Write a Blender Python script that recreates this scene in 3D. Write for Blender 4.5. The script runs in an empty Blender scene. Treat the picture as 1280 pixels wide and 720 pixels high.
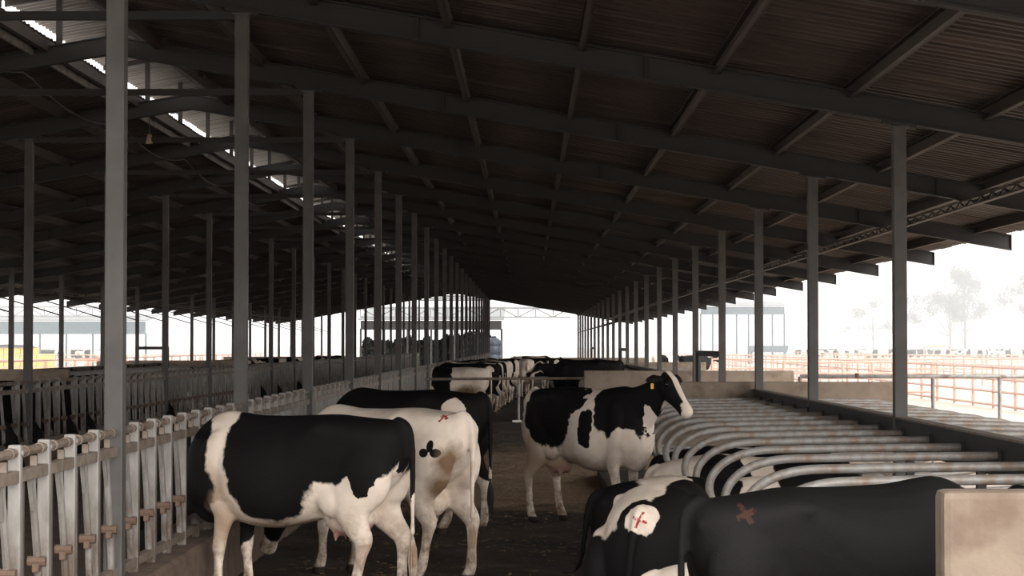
import bpy, bmesh, math, random
import numpy as np
from mathutils import Vector, Matrix, noise as mnoise

# ------------------------------------------------------------------ camera, world, exposure
S = bpy.context.scene
COL = S.collection
PI = math.pi
cam_d = bpy.data.cameras.new('camera')
cam = bpy.data.objects.new('camera', cam_d)
COL.objects.link(cam)
cam.location = (0, 0, 2.05)
cam.rotation_euler = (math.radians(90 + 1.593), 0, math.radians(0.449))
cam_d.sensor_width = 36
cam_d.lens = 71.8
cam_d.clip_end = 3000
S.camera = cam

W = bpy.data.worlds.new('overcast_sky')
S.world = W
W.use_nodes = True
bg = W.node_tree.nodes['Background']
bg.inputs[0].default_value = (1.0, 0.982, 0.965, 1)
bg.inputs[1].default_value = 1.0
sun_d = bpy.data.lights.new('hazy_sun', 'SUN')
sun_d.energy = 1.6
sun_d.angle = math.radians(50)
sun_d.color = (1, .95, .88)
sun = bpy.data.objects.new('hazy_sun', sun_d)
COL.objects.link(sun)
sun.rotation_euler = Vector((-.42, .78, -.40)).to_track_quat('-Z', 'Y').to_euler()

S.view_settings.view_transform = 'Standard'
S.view_settings.look = 'None'
S.view_settings.gamma = 1
S.view_settings.use_curve_mapping = False
S.view_settings.exposure = 1.55

rnd = random.Random(7)

# ------------------------------------------------------------------ materials
def newmat(name):
    m = bpy.data.materials.new(name)
    m.use_nodes = True
    nt = m.node_tree
    b = nt.nodes['Principled BSDF']
    return m, nt, b

def N(nt, typ, **kw):
    n = nt.nodes.new(typ)
    for k, v in kw.items():
        setattr(n, k, v)
    return n

def noise_node(nt, vec, scale, detail=4, rough=.6):
    n = N(nt, 'ShaderNodeTexNoise')
    n.inputs['Scale'].default_value = scale
    n.inputs['Detail'].default_value = detail
    n.inputs['Roughness'].default_value = rough
    nt.links.new(vec, n.inputs['Vector'])
    return n.outputs['Fac']

def maprange(nt, fac, a, b, c=0.0, d=1.0):
    n = N(nt, 'ShaderNodeMapRange')
    nt.links.new(fac, n.inputs[0])
    for i, v in zip((1, 2, 3, 4), (a, b, c, d)):
        n.inputs[i].default_value = v
    return n.outputs[0]

def mix(nt, fac, A, B):
    n = N(nt, 'ShaderNodeMix', data_type='RGBA')
    if isinstance(fac, float): n.inputs[0].default_value = fac
    else: nt.links.new(fac, n.inputs[0])
    for idx, c in ((6, A), (7, B)):
        if isinstance(c, tuple): n.inputs[idx].default_value = (*c, 1)
        else: nt.links.new(c, n.inputs[idx])
    return n.outputs[2]

def mat(name, c1, c2=None, scale=6, rough=.7, metal=0, bump=0, bscale=30, c3=None, s3=2, stretch=None, lo=.4, hi=.65, spec=.5, coord='Object'):
    m, nt, b = newmat(name)
    b.inputs['Roughness'].default_value = rough
    b.inputs['Metallic'].default_value = metal
    b.inputs['Specular IOR Level'].default_value = spec
    tc = N(nt, 'ShaderNodeTexCoord')
    vec = tc.outputs[coord]
    if stretch:
        mp = N(nt, 'ShaderNodeMapping')
        mp.inputs['Scale'].default_value = stretch
        nt.links.new(vec, mp.inputs[0])
        vec = mp.outputs[0]
    col = None
    if c2:
        col = mix(nt, maprange(nt, noise_node(nt, vec, scale), lo, hi), c1, c2)
    if c3:
        col = mix(nt, maprange(nt, noise_node(nt, vec, s3), .52, .66), col or c1, c3)
    if col is None: b.inputs['Base Color'].default_value = (*c1, 1)
    else: nt.links.new(col, b.inputs['Base Color'])
    if bump:
        bn = N(nt, 'ShaderNodeBump')
        bn.inputs['Strength'].default_value = bump
        bn.inputs['Distance'].default_value = .02
        nt.links.new(noise_node(nt, vec, bscale, 5), bn.inputs['Height'])
        nt.links.new(bn.outputs[0], b.inputs['Normal'])
    return m

M = {}
M['galv'] = mat('galvanised_steel', (.30, .295, .285), (.21, .20, .19), 9, .55, .35, c3=(.15, .12, .10), s3=3)
M['column'] = mat('column_steel', (.080, .075, .071), (.058, .054, .051), 3, .6, .15, c3=(.06, .053, .047), s3=1.2)
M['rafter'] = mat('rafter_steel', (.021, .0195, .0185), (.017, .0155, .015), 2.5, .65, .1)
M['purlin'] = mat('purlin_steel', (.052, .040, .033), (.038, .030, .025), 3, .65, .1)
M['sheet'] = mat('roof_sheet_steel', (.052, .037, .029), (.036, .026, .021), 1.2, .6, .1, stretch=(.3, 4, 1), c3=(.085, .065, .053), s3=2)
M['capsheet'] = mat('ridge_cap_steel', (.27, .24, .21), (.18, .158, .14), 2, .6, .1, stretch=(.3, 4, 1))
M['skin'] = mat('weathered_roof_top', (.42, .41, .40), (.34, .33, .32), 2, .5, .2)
M['concrete'] = mat('concrete_wall', (.22, .172, .132), (.176, .134, .102), 3, .85, 0, .25, 40, c3=(.14, .10, .073), s3=2.2)
M['curb'] = mat('manger_curb', (.16, .11, .08), (.10, .068, .05), 5, .85, 0, .4, 30)
M['pipe'] = mat('dusty_pipe', (.33, .32, .31), (.26, .225, .195), 14, .5, .2, .1, 60, c3=(.24, .175, .13), s3=5)
M['railrust'] = mat('dusty_rail', (.22, .178, .145), (.145, .112, .088), 10, .7, .15, c3=(.15, .10, .075), s3=8)
M['lockbar'] = mat('headlock_tube', (.205, .195, .183), (.15, .137, .124), 5, .5, .25, stretch=(1, 1, .5), c3=(.17, .125, .095), s3=6)
def splashed(name, c1, c2, mud):
    m, nt, b = newmat(name)
    tc = N(nt, 'ShaderNodeTexCoord'); v = tc.outputs['Object']
    mp = N(nt, 'ShaderNodeMapping'); mp.inputs['Scale'].default_value = (1, 1, .35); nt.links.new(v, mp.inputs[0])
    oi = N(nt, 'ShaderNodeObjectInfo')
    ad = N(nt, 'ShaderNodeVectorMath', operation='ADD'); nt.links.new(mp.outputs[0], ad.inputs[0])
    sc = N(nt, 'ShaderNodeVectorMath', operation='SCALE'); nt.links.new(oi.outputs['Location'], sc.inputs[0]); sc.inputs['Scale'].default_value = 1.7
    nt.links.new(sc.outputs[0], ad.inputs[1]); v2 = ad.outputs[0]
    col = mix(nt, maprange(nt, noise_node(nt, v2, 6, 5), .4, .65), c1, c2)
    sp = N(nt, 'ShaderNodeSeparateXYZ'); nt.links.new(v, sp.inputs[0])
    f = N(nt, 'ShaderNodeMath', operation='MULTIPLY'); nt.links.new(maprange(nt, sp.outputs[2], 1.25, .6, .15, 1), f.inputs[0]); nt.links.new(maprange(nt, noise_node(nt, v2, 11, 6, .7), .36, .6), f.inputs[1])
    nt.links.new(mix(nt, f.outputs[0], col, mud), b.inputs['Base Color'])
    b.inputs['Roughness'].default_value = .6; b.inputs['Metallic'].default_value = .15
    return m
M['lockbar'] = splashed('headlock_tube', (.26, .25, .237), (.175, .162, .15), (.08, .052, .035))
M['lockrust'] = splashed('headlock_thin_bar', (.10, .08, .065), (.07, .052, .042), (.045, .03, .02))
M['latch'] = mat('brown_latch', (.13, .08, .055), (.08, .05, .035), 20, .8)
M['redpipe'] = mat('red_oxide_pipe', (.48, .30, .24), (.43, .26, .20), 8, .6, 0, c3=(.5, .38, .32), s3=3)
M['sand'] = mat('pale_sandy_ground', (.48, .40, .34), (.40, .33, .27), .25, .95, 0, .3, 8, coord='Object')
M['bed'] = mat('stall_bedding', (.11, .082, .062), (.07, .052, .04), 4, .95, 0, .6, 40)
M['alley'] = mat('feed_alley_floor', (.16, .12, .09), (.11, .08, .06), 2, .9, 0, .3, 30)
M['slate'] = mat('blue_grey_fascia', (.075, .105, .125), (.06, .085, .10), 3, .7)
M['slate2'] = mat('dark_fascia', (.012, .012, .012), (.018, .017, .016), 3, .7)
M['truss'] = mat('white_truss', (.16, .17, .175), rough=.6)
M['whitewall'] = mat('white_cladding', (.85, .85, .84), rough=.8)
M['blue'] = mat('blue_tank_plastic', (.012, .02, .035), (.01, .016, .028), 4, .5)
M['bale'] = mat('yellow_straw', (.62, .42, .13), (.52, .33, .09), 12, .95, 0, .6, 60)
M['tarp'] = mat('dark_tarp', (.05, .055, .06), rough=.5)
M['hedge'] = mat('shade_dark_leaves', (.008, .010, .008), (.012, .014, .011), 5, .9)  # leaf colour darkened to paint the shade under the slatted shed
M['leaf'] = mat('pale_tree_leaves', (.07, .08, .075), (.10, .108, .10), .6, .9)
M['bark'] = mat('tree_bark', (.13, .12, .11), (.10, .09, .085), 3, .9)
M['cable'] = mat('black_cable', (.02, .02, .02), rough=.6)
M['tan'] = mat('tan_plastic', (.36, .27, .17), rough=.6)
M['hoofdark'] = mat('dark_eye', (.008, .007, .007), rough=.15)
M['tag'] = mat('yellow_tag', (.75, .42, .04), rough=.5)
M['straw'] = mat('loose_straw', (.40, .27, .15), (.27, .18, .10), 2, .9)
M['white'] = mat('white_paint', (.7, .68, .64), rough=.7)

# wet, trodden alley floor
def floor_mat():
    m, nt, b = newmat('trodden_alley_floor')
    tc = N(nt, 'ShaderNodeTexCoord'); v = tc.outputs['Object']
    base = mix(nt, maprange(nt, noise_node(nt, v, 1.3, 6), .35, .65), (.040, .029, .022), (.075, .054, .039))
    g = mix(nt, maprange(nt, noise_node(nt, v, 26, 6, .75), .5, .62), base, (.16, .115, .075))
    col = mix(nt, maprange(nt, noise_node(nt, v, .55, 3), .45, .6), base, g)
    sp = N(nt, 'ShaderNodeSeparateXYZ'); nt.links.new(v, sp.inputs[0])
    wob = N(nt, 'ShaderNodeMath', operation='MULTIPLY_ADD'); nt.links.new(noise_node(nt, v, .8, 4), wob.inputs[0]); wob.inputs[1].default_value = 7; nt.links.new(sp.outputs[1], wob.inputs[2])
    lit_belt = N(nt, 'ShaderNodeMath', operation='MULTIPLY'); nt.links.new(maprange(nt, wob.outputs[0], 28.5, 30.5), lit_belt.inputs[0]); nt.links.new(maprange(nt, wob.outputs[0], 46, 40), lit_belt.inputs[1])  # mask along the alley: lit stretch of floor painted into the colour
    sandy = mix(nt, maprange(nt, noise_node(nt, v, 22, 6, .8), .42, .62), (.22, .15, .093), (.62, .43, .265))  # sand tones brightened to carry that painted light
    col = mix(nt, lit_belt.outputs[0], col, sandy)
    nt.links.new(col, b.inputs['Base Color'])
    r = maprange(nt, noise_node(nt, v, .9, 3), .35, .6, .55, .9)
    nt.links.new(r, b.inputs['Roughness'])
    bn = N(nt, 'ShaderNodeBump'); bn.inputs['Strength'].default_value = .8; bn.inputs['Distance'].default_value = .03
    nt.links.new(noise_node(nt, v, 14, 8, .7), bn.inputs['Height'])
    nt.links.new(bn.outputs[0], b.inputs['Normal'])
    return m
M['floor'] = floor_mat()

BLACK = (.0075, .007, .007); WHITE = (.80, .685, .585); DIRT = (.20, .125, .075); PINK = (.42, .24, .19); RED = (.33, .035, .04)
def cow_mat(name, base, ops, pink=True, seed=0, dirt=1.0, dist=.06):
    """ops: list of (colour, centre, radii[, crisp]) ellipsoids, or ('x', colour, cx, cz, half, thick, ysign)"""
    m, nt, b = newmat(name)
    tc = N(nt, 'ShaderNodeTexCoord'); v0 = tc.outputs['Object']
    # wobble
    mp = N(nt, 'ShaderNodeMapping'); mp.inputs['Location'].default_value = (seed * 3.7, seed * 1.9, seed * .7)
    nt.links.new(v0, mp.inputs[0])
    nz = N(nt, 'ShaderNodeTexNoise'); nz.inputs['Scale'].default_value = 6; nz.inputs['Detail'].default_value = 5; nz.inputs['Roughness'].default_value = .55
    nt.links.new(mp.outputs[0], nz.inputs['Vector'])
    sub = N(nt, 'ShaderNodeVectorMath', operation='SUBTRACT'); nt.links.new(nz.outputs['Color'], sub.inputs[0]); sub.inputs[1].default_value = (.5, .5, .5)
    sc = N(nt, 'ShaderNodeVectorMath', operation='SCALE'); nt.links.new(sub.outputs[0], sc.inputs[0]); sc.inputs['Scale'].default_value = dist * 3.2
    ad = N(nt, 'ShaderNodeVectorMath', operation='ADD'); nt.links.new(v0, ad.inputs[0]); nt.links.new(sc.outputs[0], ad.inputs[1])
    vw = ad.outputs[0]
    white = mix(nt, maprange(nt, noise_node(nt, mp.outputs[0], 5, 5), .45, .75, 0, .55 * dirt), WHITE, (.52, .40, .31))
    sx = N(nt, 'ShaderNodeSeparateXYZ'); nt.links.new(v0, sx.inputs[0])
    # muddy lower legs and flanks
    low = N(nt, 'ShaderNodeMath', operation='MULTIPLY'); nt.links.new(maprange(nt, sx.outputs[2], .85, .25, 0, .95 * dirt), low.inputs[0])
    nt.links.new(maprange(nt, noise_node(nt, mp.outputs[0], 9, 6, .7), .40, .62), low.inputs[1])
    white = mix(nt, low.outputs[0], white, DIRT)
    cols = {'b': BLACK, 'w': white, 'd': DIRT, 'r': RED, 'p': PINK, 't': (.40, .285, .20)}
    col = cols[base]
    if base == 'n':
        col = None
    for op in ops:
        if op[0] == 'x':
            _, c, cx, cz, half, th, ys = op[:7]
            rear = len(op) > 7
            def mth(o, a, bb=None):
                n = N(nt, 'ShaderNodeMath', operation=o)
                for i, q in enumerate((a, bb)):
                    if q is None: continue
                    if isinstance(q, (int, float)): n.inputs[i].default_value = q
                    else: nt.links.new(q, n.inputs[i])
                return n.outputs[0]
            u = mth('SUBTRACT', sx.outputs[1 if rear else 0], cx); w = mth('SUBTRACT', sx.outputs[2], cz)
            s_ = mth('ABSOLUTE', mth('ADD', mth('MULTIPLY', u, .93), mth('MULTIPLY', w, .37))); d_ = mth('ABSOLUTE', mth('SUBTRACT', mth('MULTIPLY', w, .93), mth('MULTIPLY', u, .37)))
            thin = mth('LESS_THAN', mth('MINIMUM', s_, d_), th)
            inside = mth('LESS_THAN', mth('MAXIMUM', s_, d_), half)
            side = mth('GREATER_THAN', mth('MULTIPLY', sx.outputs[0 if rear else 1], float(ys)), 0.0)
            blot = maprange(nt, noise_node(nt, mp.outputs[0], 40, 3), .35, .5)
            f = mth('MULTIPLY', mth('MULTIPLY', thin, inside), mth('MULTIPLY', side, blot))
            col = mix(nt, f, col, c)
            continue
        c, ce, ra = op[:3]
        e = op[3] if len(op) > 3 else .03
        src = v0 if len(op) > 4 else vw
        s1 = N(nt, 'ShaderNodeVectorMath', operation='SUBTRACT'); nt.links.new(src, s1.inputs[0]); s1.inputs[1].default_value = ce
        s2 = N(nt, 'ShaderNodeVectorMath', operation='DIVIDE'); nt.links.new(s1.outputs[0], s2.inputs[0]); s2.inputs[1].default_value = ra
        ln = N(nt, 'ShaderNodeVectorMath', operation='LENGTH'); nt.links.new(s2.outputs[0], ln.inputs[0])
        col = mix(nt, maprange(nt, ln.outputs['Value'], 1 + e, 1 - e), col, cols[c])
    # hooves
    col = mix(nt, maprange(nt, sx.outputs[2], .075, .06), col, (.05, .035, .028))
    nt.links.new(col, b.inputs['Base Color'])
    b.inputs['Roughness'].default_value = .7
    b.inputs['Specular IOR Level'].default_value = .12
    bn = N(nt, 'ShaderNodeBump'); bn.inputs['Strength'].default_value = .25; bn.inputs['Distance'].default_value = .01
    nt.links.new(noise_node(nt, v0, 60, 4), bn.inputs['Height'])
    nt.links.new(bn.outputs[0], b.inputs['Normal'])
    return m

# ------------------------------------------------------------------ mesh helpers
class MB:
    def __init__(s): s.v = []; s.f = []
    def add(s, vs, fs):
        o = len(s.v)
        s.v += [tuple(p) for p in vs]
        s.f += [tuple(i + o for i in f) for f in fs]
        return s
    def box(s, x0, x1, y0, y1, z0, z1):
        vs = [(x, y, z) for z in (z0, z1) for y in (y0, y1) for x in (x0, x1)]
        return s.add(vs, [(0, 2, 3, 1), (4, 5, 7, 6), (0, 1, 5, 4), (2, 6, 7, 3), (0, 4, 6, 2), (1, 3, 7, 5)])
    def bbox(s, x0, x1, y0, y1, z0, z1, b=.02):
        bm = bmesh.new()
        m = Matrix.Translation(((x0 + x1) / 2, (y0 + y1) / 2, (z0 + z1) / 2)) @ Matrix.Diagonal((x1 - x0, y1 - y0, z1 - z0, 1))
        bmesh.ops.create_cube(bm, size=1, matrix=m)
        bmesh.ops.bevel(bm, geom=bm.edges[:], offset=b, segments=2, affect='EDGES', profile=.6)
        bm.verts.index_update()
        s.add([v.co for v in bm.verts], [[v.index for v in f.verts] for f in bm.faces])
        bm.free(); return s
    def tube(s, pts, r, seg=8, lat=None, closed=True):
        """pts polyline; r: float or list of float/(a,b). lat: fixed lateral axis"""
        P = [Vector(p) for p in pts]; n = len(P)
        rings = []
        up0 = None
        for i, p in enumerate(P):
            t = (P[min(i + 1, n - 1)] - P[max(i - 1, 0)]).normalized()
            if lat is not None:
                l = Vector(lat); l = (l - t * l.dot(t)).normalized()
            else:
                if up0 is None:
                    a = Vector((0, 0, 1)) if abs(t.z) < .9 else Vector((1, 0, 0))
                    l = t.cross(a).normalized()
                else:
                    l = (up0 - t * up0.dot(t)).normalized()
                up0 = l
            u = l.cross(t)
            ri = r[i] if isinstance(r, (list, tuple)) else r
            a, b = ri if isinstance(ri, (list, tuple)) else (ri, ri)
            rings.append([p + l * (a * math.cos(2 * PI * k / seg)) + u * (b * math.sin(2 * PI * k / seg)) for k in range(seg)])
        vs = [q for R in rings for q in R]; fs = []
        for i in range(n - 1):
            for k in range(seg):
                fs.append((i * seg + k, i * seg + (k + 1) % seg, (i + 1) * seg + (k + 1) % seg, (i + 1) * seg + k))
        if closed:
            fs.append(tuple(range(seg))[::-1]); fs.append(tuple((n - 1) * seg + k for k in range(seg)))
        return s.add(vs, fs)
    def ell(s, c, r, seg=14, rot=None):
        vs = []; fs = []; h = seg // 2
        R = rot or Matrix.Identity(3)
        for i in range(1, h):
            th = PI * i / h
            for k in range(seg):
                ph = 2 * PI * k / seg
                vs.append(Vector(c) + R @ Vector((r[0] * math.sin(th) * math.cos(ph), r[1] * math.sin(th) * math.sin(ph), r[2] * math.cos(th))))
        top = len(vs); vs.append(Vector(c) + R @ Vector((0, 0, r[2]))); bot = len(vs); vs.append(Vector(c) - R @ Vector((0, 0, r[2])))
        for i in range(h - 2):
            for k in range(seg):
                fs.append((i * seg + k, (i + 1) * seg + k, (i + 1) * seg + (k + 1) % seg, i * seg + (k + 1) % seg))
        for k in range(seg):
            fs.append((top, k, (k + 1) % seg)); fs.append((bot, (h - 2) * seg + (k + 1) % seg, (h - 2) * seg + k))
        return s.add(vs, fs)
    def lathe(s, prof, c=(0, 0, 0), seg=16):
        vs = []; fs = []
        for r, z in prof:
            for k in range(seg):
                vs.append((c[0] + r * math.cos(2 * PI * k / seg), c[1] + r * math.sin(2 * PI * k / seg), c[2] + z))
        for i in range(len(prof) - 1):
            for k in range(seg):
                fs.append((i * seg + k, i * seg + (k + 1) % seg, (i + 1) * seg + (k + 1) % seg, (i + 1) * seg + k))
        fs.append(tuple(range(seg))[::-1]); fs.append(tuple((len(prof) - 1) * seg + k for k in range(seg)))
        return s.add(vs, fs)
    def prism(s, poly, axis, a0, a1):
        """poly in the two other axes extruded along axis"""
        n = len(poly); vs = []
        for a in (a0, a1):
            for p in poly:
                q = list(p); q.insert('xyz'.index(axis), a); vs.append(tuple(q))
        fs = [tuple(range(n))[::-1], tuple(range(n, 2 * n))] + [(i, (i + 1) % n, n + (i + 1) % n, n + i) for i in range(n)]
        return s.add(vs, fs)
    def mesh(s, name, m, smooth=False):
        me = bpy.data.meshes.new(name)
        me.from_pydata(s.v, [], s.f)
        bm = bmesh.new(); bm.from_mesh(me); bmesh.ops.recalc_face_normals(bm, faces=bm.faces[:]); bm.to_mesh(me); bm.free()
        if smooth:
            me.polygons.foreach_set('use_smooth', [True] * len(me.polygons))
        me.materials.append(m)
        return me

def obj(name, me, parent=None, loc=(0, 0, 0), rot=None):
    o = bpy.data.objects.new(name, me)
    COL.objects.link(o)
    o.location = loc
    if rot: o.rotation_euler = rot
    if parent: o.parent = parent
    return o

def tag(o, label, cat, group=None, kind=None):
    o['label'] = label; o['category'] = cat
    if group: o['group'] = group
    if kind: o['kind'] = kind
    return o

def thing(name, label, cat, loc=(0, 0, 0), group=None, kind=None, rot=None):
    o = obj(name, None, None, loc, rot)
    o.empty_display_size = .2
    return tag(o, label, cat, group, kind)

ORD = ['first', 'second', 'third', 'fourth', 'fifth', 'sixth', 'seventh', 'eighth', 'ninth', 'tenth', 'eleventh', 'twelfth', 'thirteenth', 'fourteenth', 'fifteenth',
       'sixteenth', 'seventeenth', 'eighteenth', 'nineteenth', 'twentieth', 'twenty-first', 'twenty-second', 'twenty-third', 'twenty-fourth', 'twenty-fifth', 'twenty-sixth', 'twenty-seventh', 'twenty-eighth', 'twenty-ninth', 'thirtieth']

def smooth_path(pts, n=6):
    P = [Vector(p) for p in pts]; out = []
    for i in range(len(P) - 1):
        p0, p1, p2, p3 = P[max(i - 1, 0)], P[i], P[i + 1], P[min(i + 2, len(P) - 1)]
        for k in range(n):
            t = k / n
            out.append(.5 * ((2 * p1) + (p2 - p0) * t + (2 * p0 - 5 * p1 + 4 * p2 - p3) * t * t + (3 * p1 - p0 - 3 * p2 + p3) * t ** 3))
    out.append(P[-1]); return out

# ------------------------------------------------------------------ dimensions of the barn (x across, y along, z up)
RX = -5.27                       # ridge
SL = .173
XIN, XOUT = 2.50, 8.85           # inner and outer column rows, from the ridge
EAVE = 12.76
def frame_y(n): return 13.7 + 6 * n
N0, N1 = -1, 22
Y0, Y1 = frame_y(N0) - .6, frame_y(N1) + .6
def raf_bot(dx): return 5.72 - SL * abs(dx)
def sheet_z(dx): return 6.06 - SL * abs(dx)

# ------------------------------------------------------------------ ground and floors
def grid_mesh(name, x0, x1, y0, y1, nx, ny, m, zf):
    xs = np.linspace(x0, x1, nx + 1); ys = np.linspace(y0, y1, ny + 1)
    vs = [(x, y, zf(x, y)) for y in ys for x in xs]
    fs = [(j * (nx + 1) + i, j * (nx + 1) + i + 1, (j + 1) * (nx + 1) + i + 1, (j + 1) * (nx + 1) + i) for j in range(ny) for i in range(nx)]
    me = bpy.data.meshes.new(name); me.from_pydata(vs, [], fs); me.materials.append(m)
    me.polygons.foreach_set('use_smooth', [True] * len(fs))
    return me

g = MB(); g.add([(-900, -300, -.03), (900, -300, -.03), (900, 1500, -.03), (-900, 1500, -.03)], [(0, 1, 2, 3)])
tag(obj('ground', g.mesh('ground', M['sand'])), 'pale sandy yard ground around the barn', 'ground', kind='structure')

def zf(x, y):
    return .018 * mnoise.fractal(Vector((x * 2.2, y * 2.2, 0)), 1, 2, 4) + .02 * mnoise.noise(Vector((x * .7, y * .7, 3)))
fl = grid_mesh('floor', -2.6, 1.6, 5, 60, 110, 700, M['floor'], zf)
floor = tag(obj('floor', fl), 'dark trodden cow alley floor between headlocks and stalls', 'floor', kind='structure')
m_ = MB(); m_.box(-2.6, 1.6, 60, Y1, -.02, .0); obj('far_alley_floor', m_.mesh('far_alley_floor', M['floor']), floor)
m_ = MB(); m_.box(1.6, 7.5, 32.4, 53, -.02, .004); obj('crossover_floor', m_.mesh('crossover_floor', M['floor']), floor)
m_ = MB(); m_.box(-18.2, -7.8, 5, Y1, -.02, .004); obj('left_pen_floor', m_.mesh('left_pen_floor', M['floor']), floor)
m_ = MB(); m_.box(-7.8, -2.8, 5, Y1, -.02, .02); tag(obj('feed_alley_floor', m_.mesh('feed_alley_floor', M['alley'])), 'brown feed alley floor between the two headlock rows', 'floor', kind='structure')

def curb(name, x0, x1, label):
    m_ = MB()
    m_.prism([(x0, 0), (x1, 0), (x1 - .03, .42), (x1 - .06, .45), (x0 + .06, .45), (x0 + .03, .42)], 'y', 5, Y1)
    tag(obj(name, m_.mesh(name, M['curb'])), label, 'curb', kind='structure')
curb('manger_curb', -2.90, -2.58, 'brown concrete curb under the near row of headlocks')
curb('manger_curb', -7.96, -7.64, 'brown concrete curb under the far row of headlocks')

# ------------------------------------------------------------------ portal frames
def i_beam_rafter(side):
    """from ridge to eave, local x from ridge, local y thickness; side +1 right"""
    mb = MB()
    def slab(o0, o1, hw, xa=0, xb=EAVE):
        vs = []
        for x in (xa, xb):
            zb = raf_bot(x)
            for y in (-hw, hw):
                for o in (o0, o1):
                    vs.append((side * x, y, zb + o))
        mb.add(vs, [(0, 1, 3, 2), (4, 6, 7, 5), (0, 4, 5, 1), (2, 3, 7, 6), (0, 2, 6, 4), (1, 5, 7, 3)])
    slab(.018, .222, .012); slab(0, .018, .06); slab(.222, .24, .06)
    slab(.018, .222, .055, EAVE - .012, EAVE)
    for xc in (XIN, XOUT): slab(-.03, 0, .075, xc - .16, xc + .16)
    for xc in (4.2, 6.4, 10.4): slab(.018, .222, .055, xc, xc + .012)
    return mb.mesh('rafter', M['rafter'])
raf = {s: i_beam_rafter(s) for s in (1, -1)}

def column_mesh(dx):
    h = raf_bot(dx) - .03
    mb = MB()
    mb.bbox(-.062, .062, -.065, .065, 0, h, .008)
    mb.box(-.085, .085, -.08, .08, h - .02, h)
    mb.box(-.15, .15, -.15, .15, 0, .02)
    for s in (-1, 1):
        mb.box(s * .09 - .012, s * .09 + .012, -.1, -.075, .02, .05)
    return mb.mesh('column', M['column'])
colm = {XIN: column_mesh(XIN), XOUT: column_mesh(XOUT)}
mb = MB(); mb.box(-XIN, XIN, -.04, .04, 5.20, 5.28); tie_me = mb.mesh('tie_beam', M['rafter'])
# monitor frame: short posts with a small rafter pair
mb = MB(); mb.box(-.035, .035, -.035, .035, 5.83, 6.54); strut_me = mb.mesh('cap_post', M['purlin'])
mb = MB()
for s in (-1, 1):
    mb.add([(0, y, z) for y in (-.03, .03) for z in (6.56, 6.64)] + [(s * 1.35, y, z - .233) for y in (-.03, .03) for z in (6.56, 6.64)],
           [(0, 1, 3, 2), (4, 6, 7, 5), (0, 4, 5, 1), (2, 3, 7, 6), (0, 2, 6, 4), (1, 5, 7, 3)])
capraf_me = mb.mesh('cap_rafter', M['purlin'])
mb = MB(); mb.tube([(-XOUT - .05, 0, 2.95), (-XOUT - 2.6, 0, 3.72)], .022, 6); braceL = mb.mesh('knee_brace', M['rafter'])
mb = MB(); mb.tube([(XOUT + .05, 0, 2.95), (XOUT + 2.6, 0, 3.72)], .022, 6); braceR = mb.mesh('knee_brace', M['rafter'])
for n in range(N0, N1 + 1):
    k = n - N0
    t = thing('portal_frame', 'steel portal frame of posts and rafters, %s from the camera' % ORD[k], 'frame', (RX, frame_y(n), 0), 'portal frames along the barn', 'structure')
    for s in (1, -1):
        obj('rafter', raf[s], t)
        for xc in (XIN, XOUT): obj('column', colm[xc], t, (s * xc, 0, 0))
        obj('cap_post', strut_me, t, (s * .66, 0, 0))
    obj('tie_beam', tie_me, t); obj('cap_rafter', capraf_me, t)
    if n > 5: obj('knee_brace', braceL, t)
    if n > 12: obj('knee_brace', braceR, t)

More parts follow.
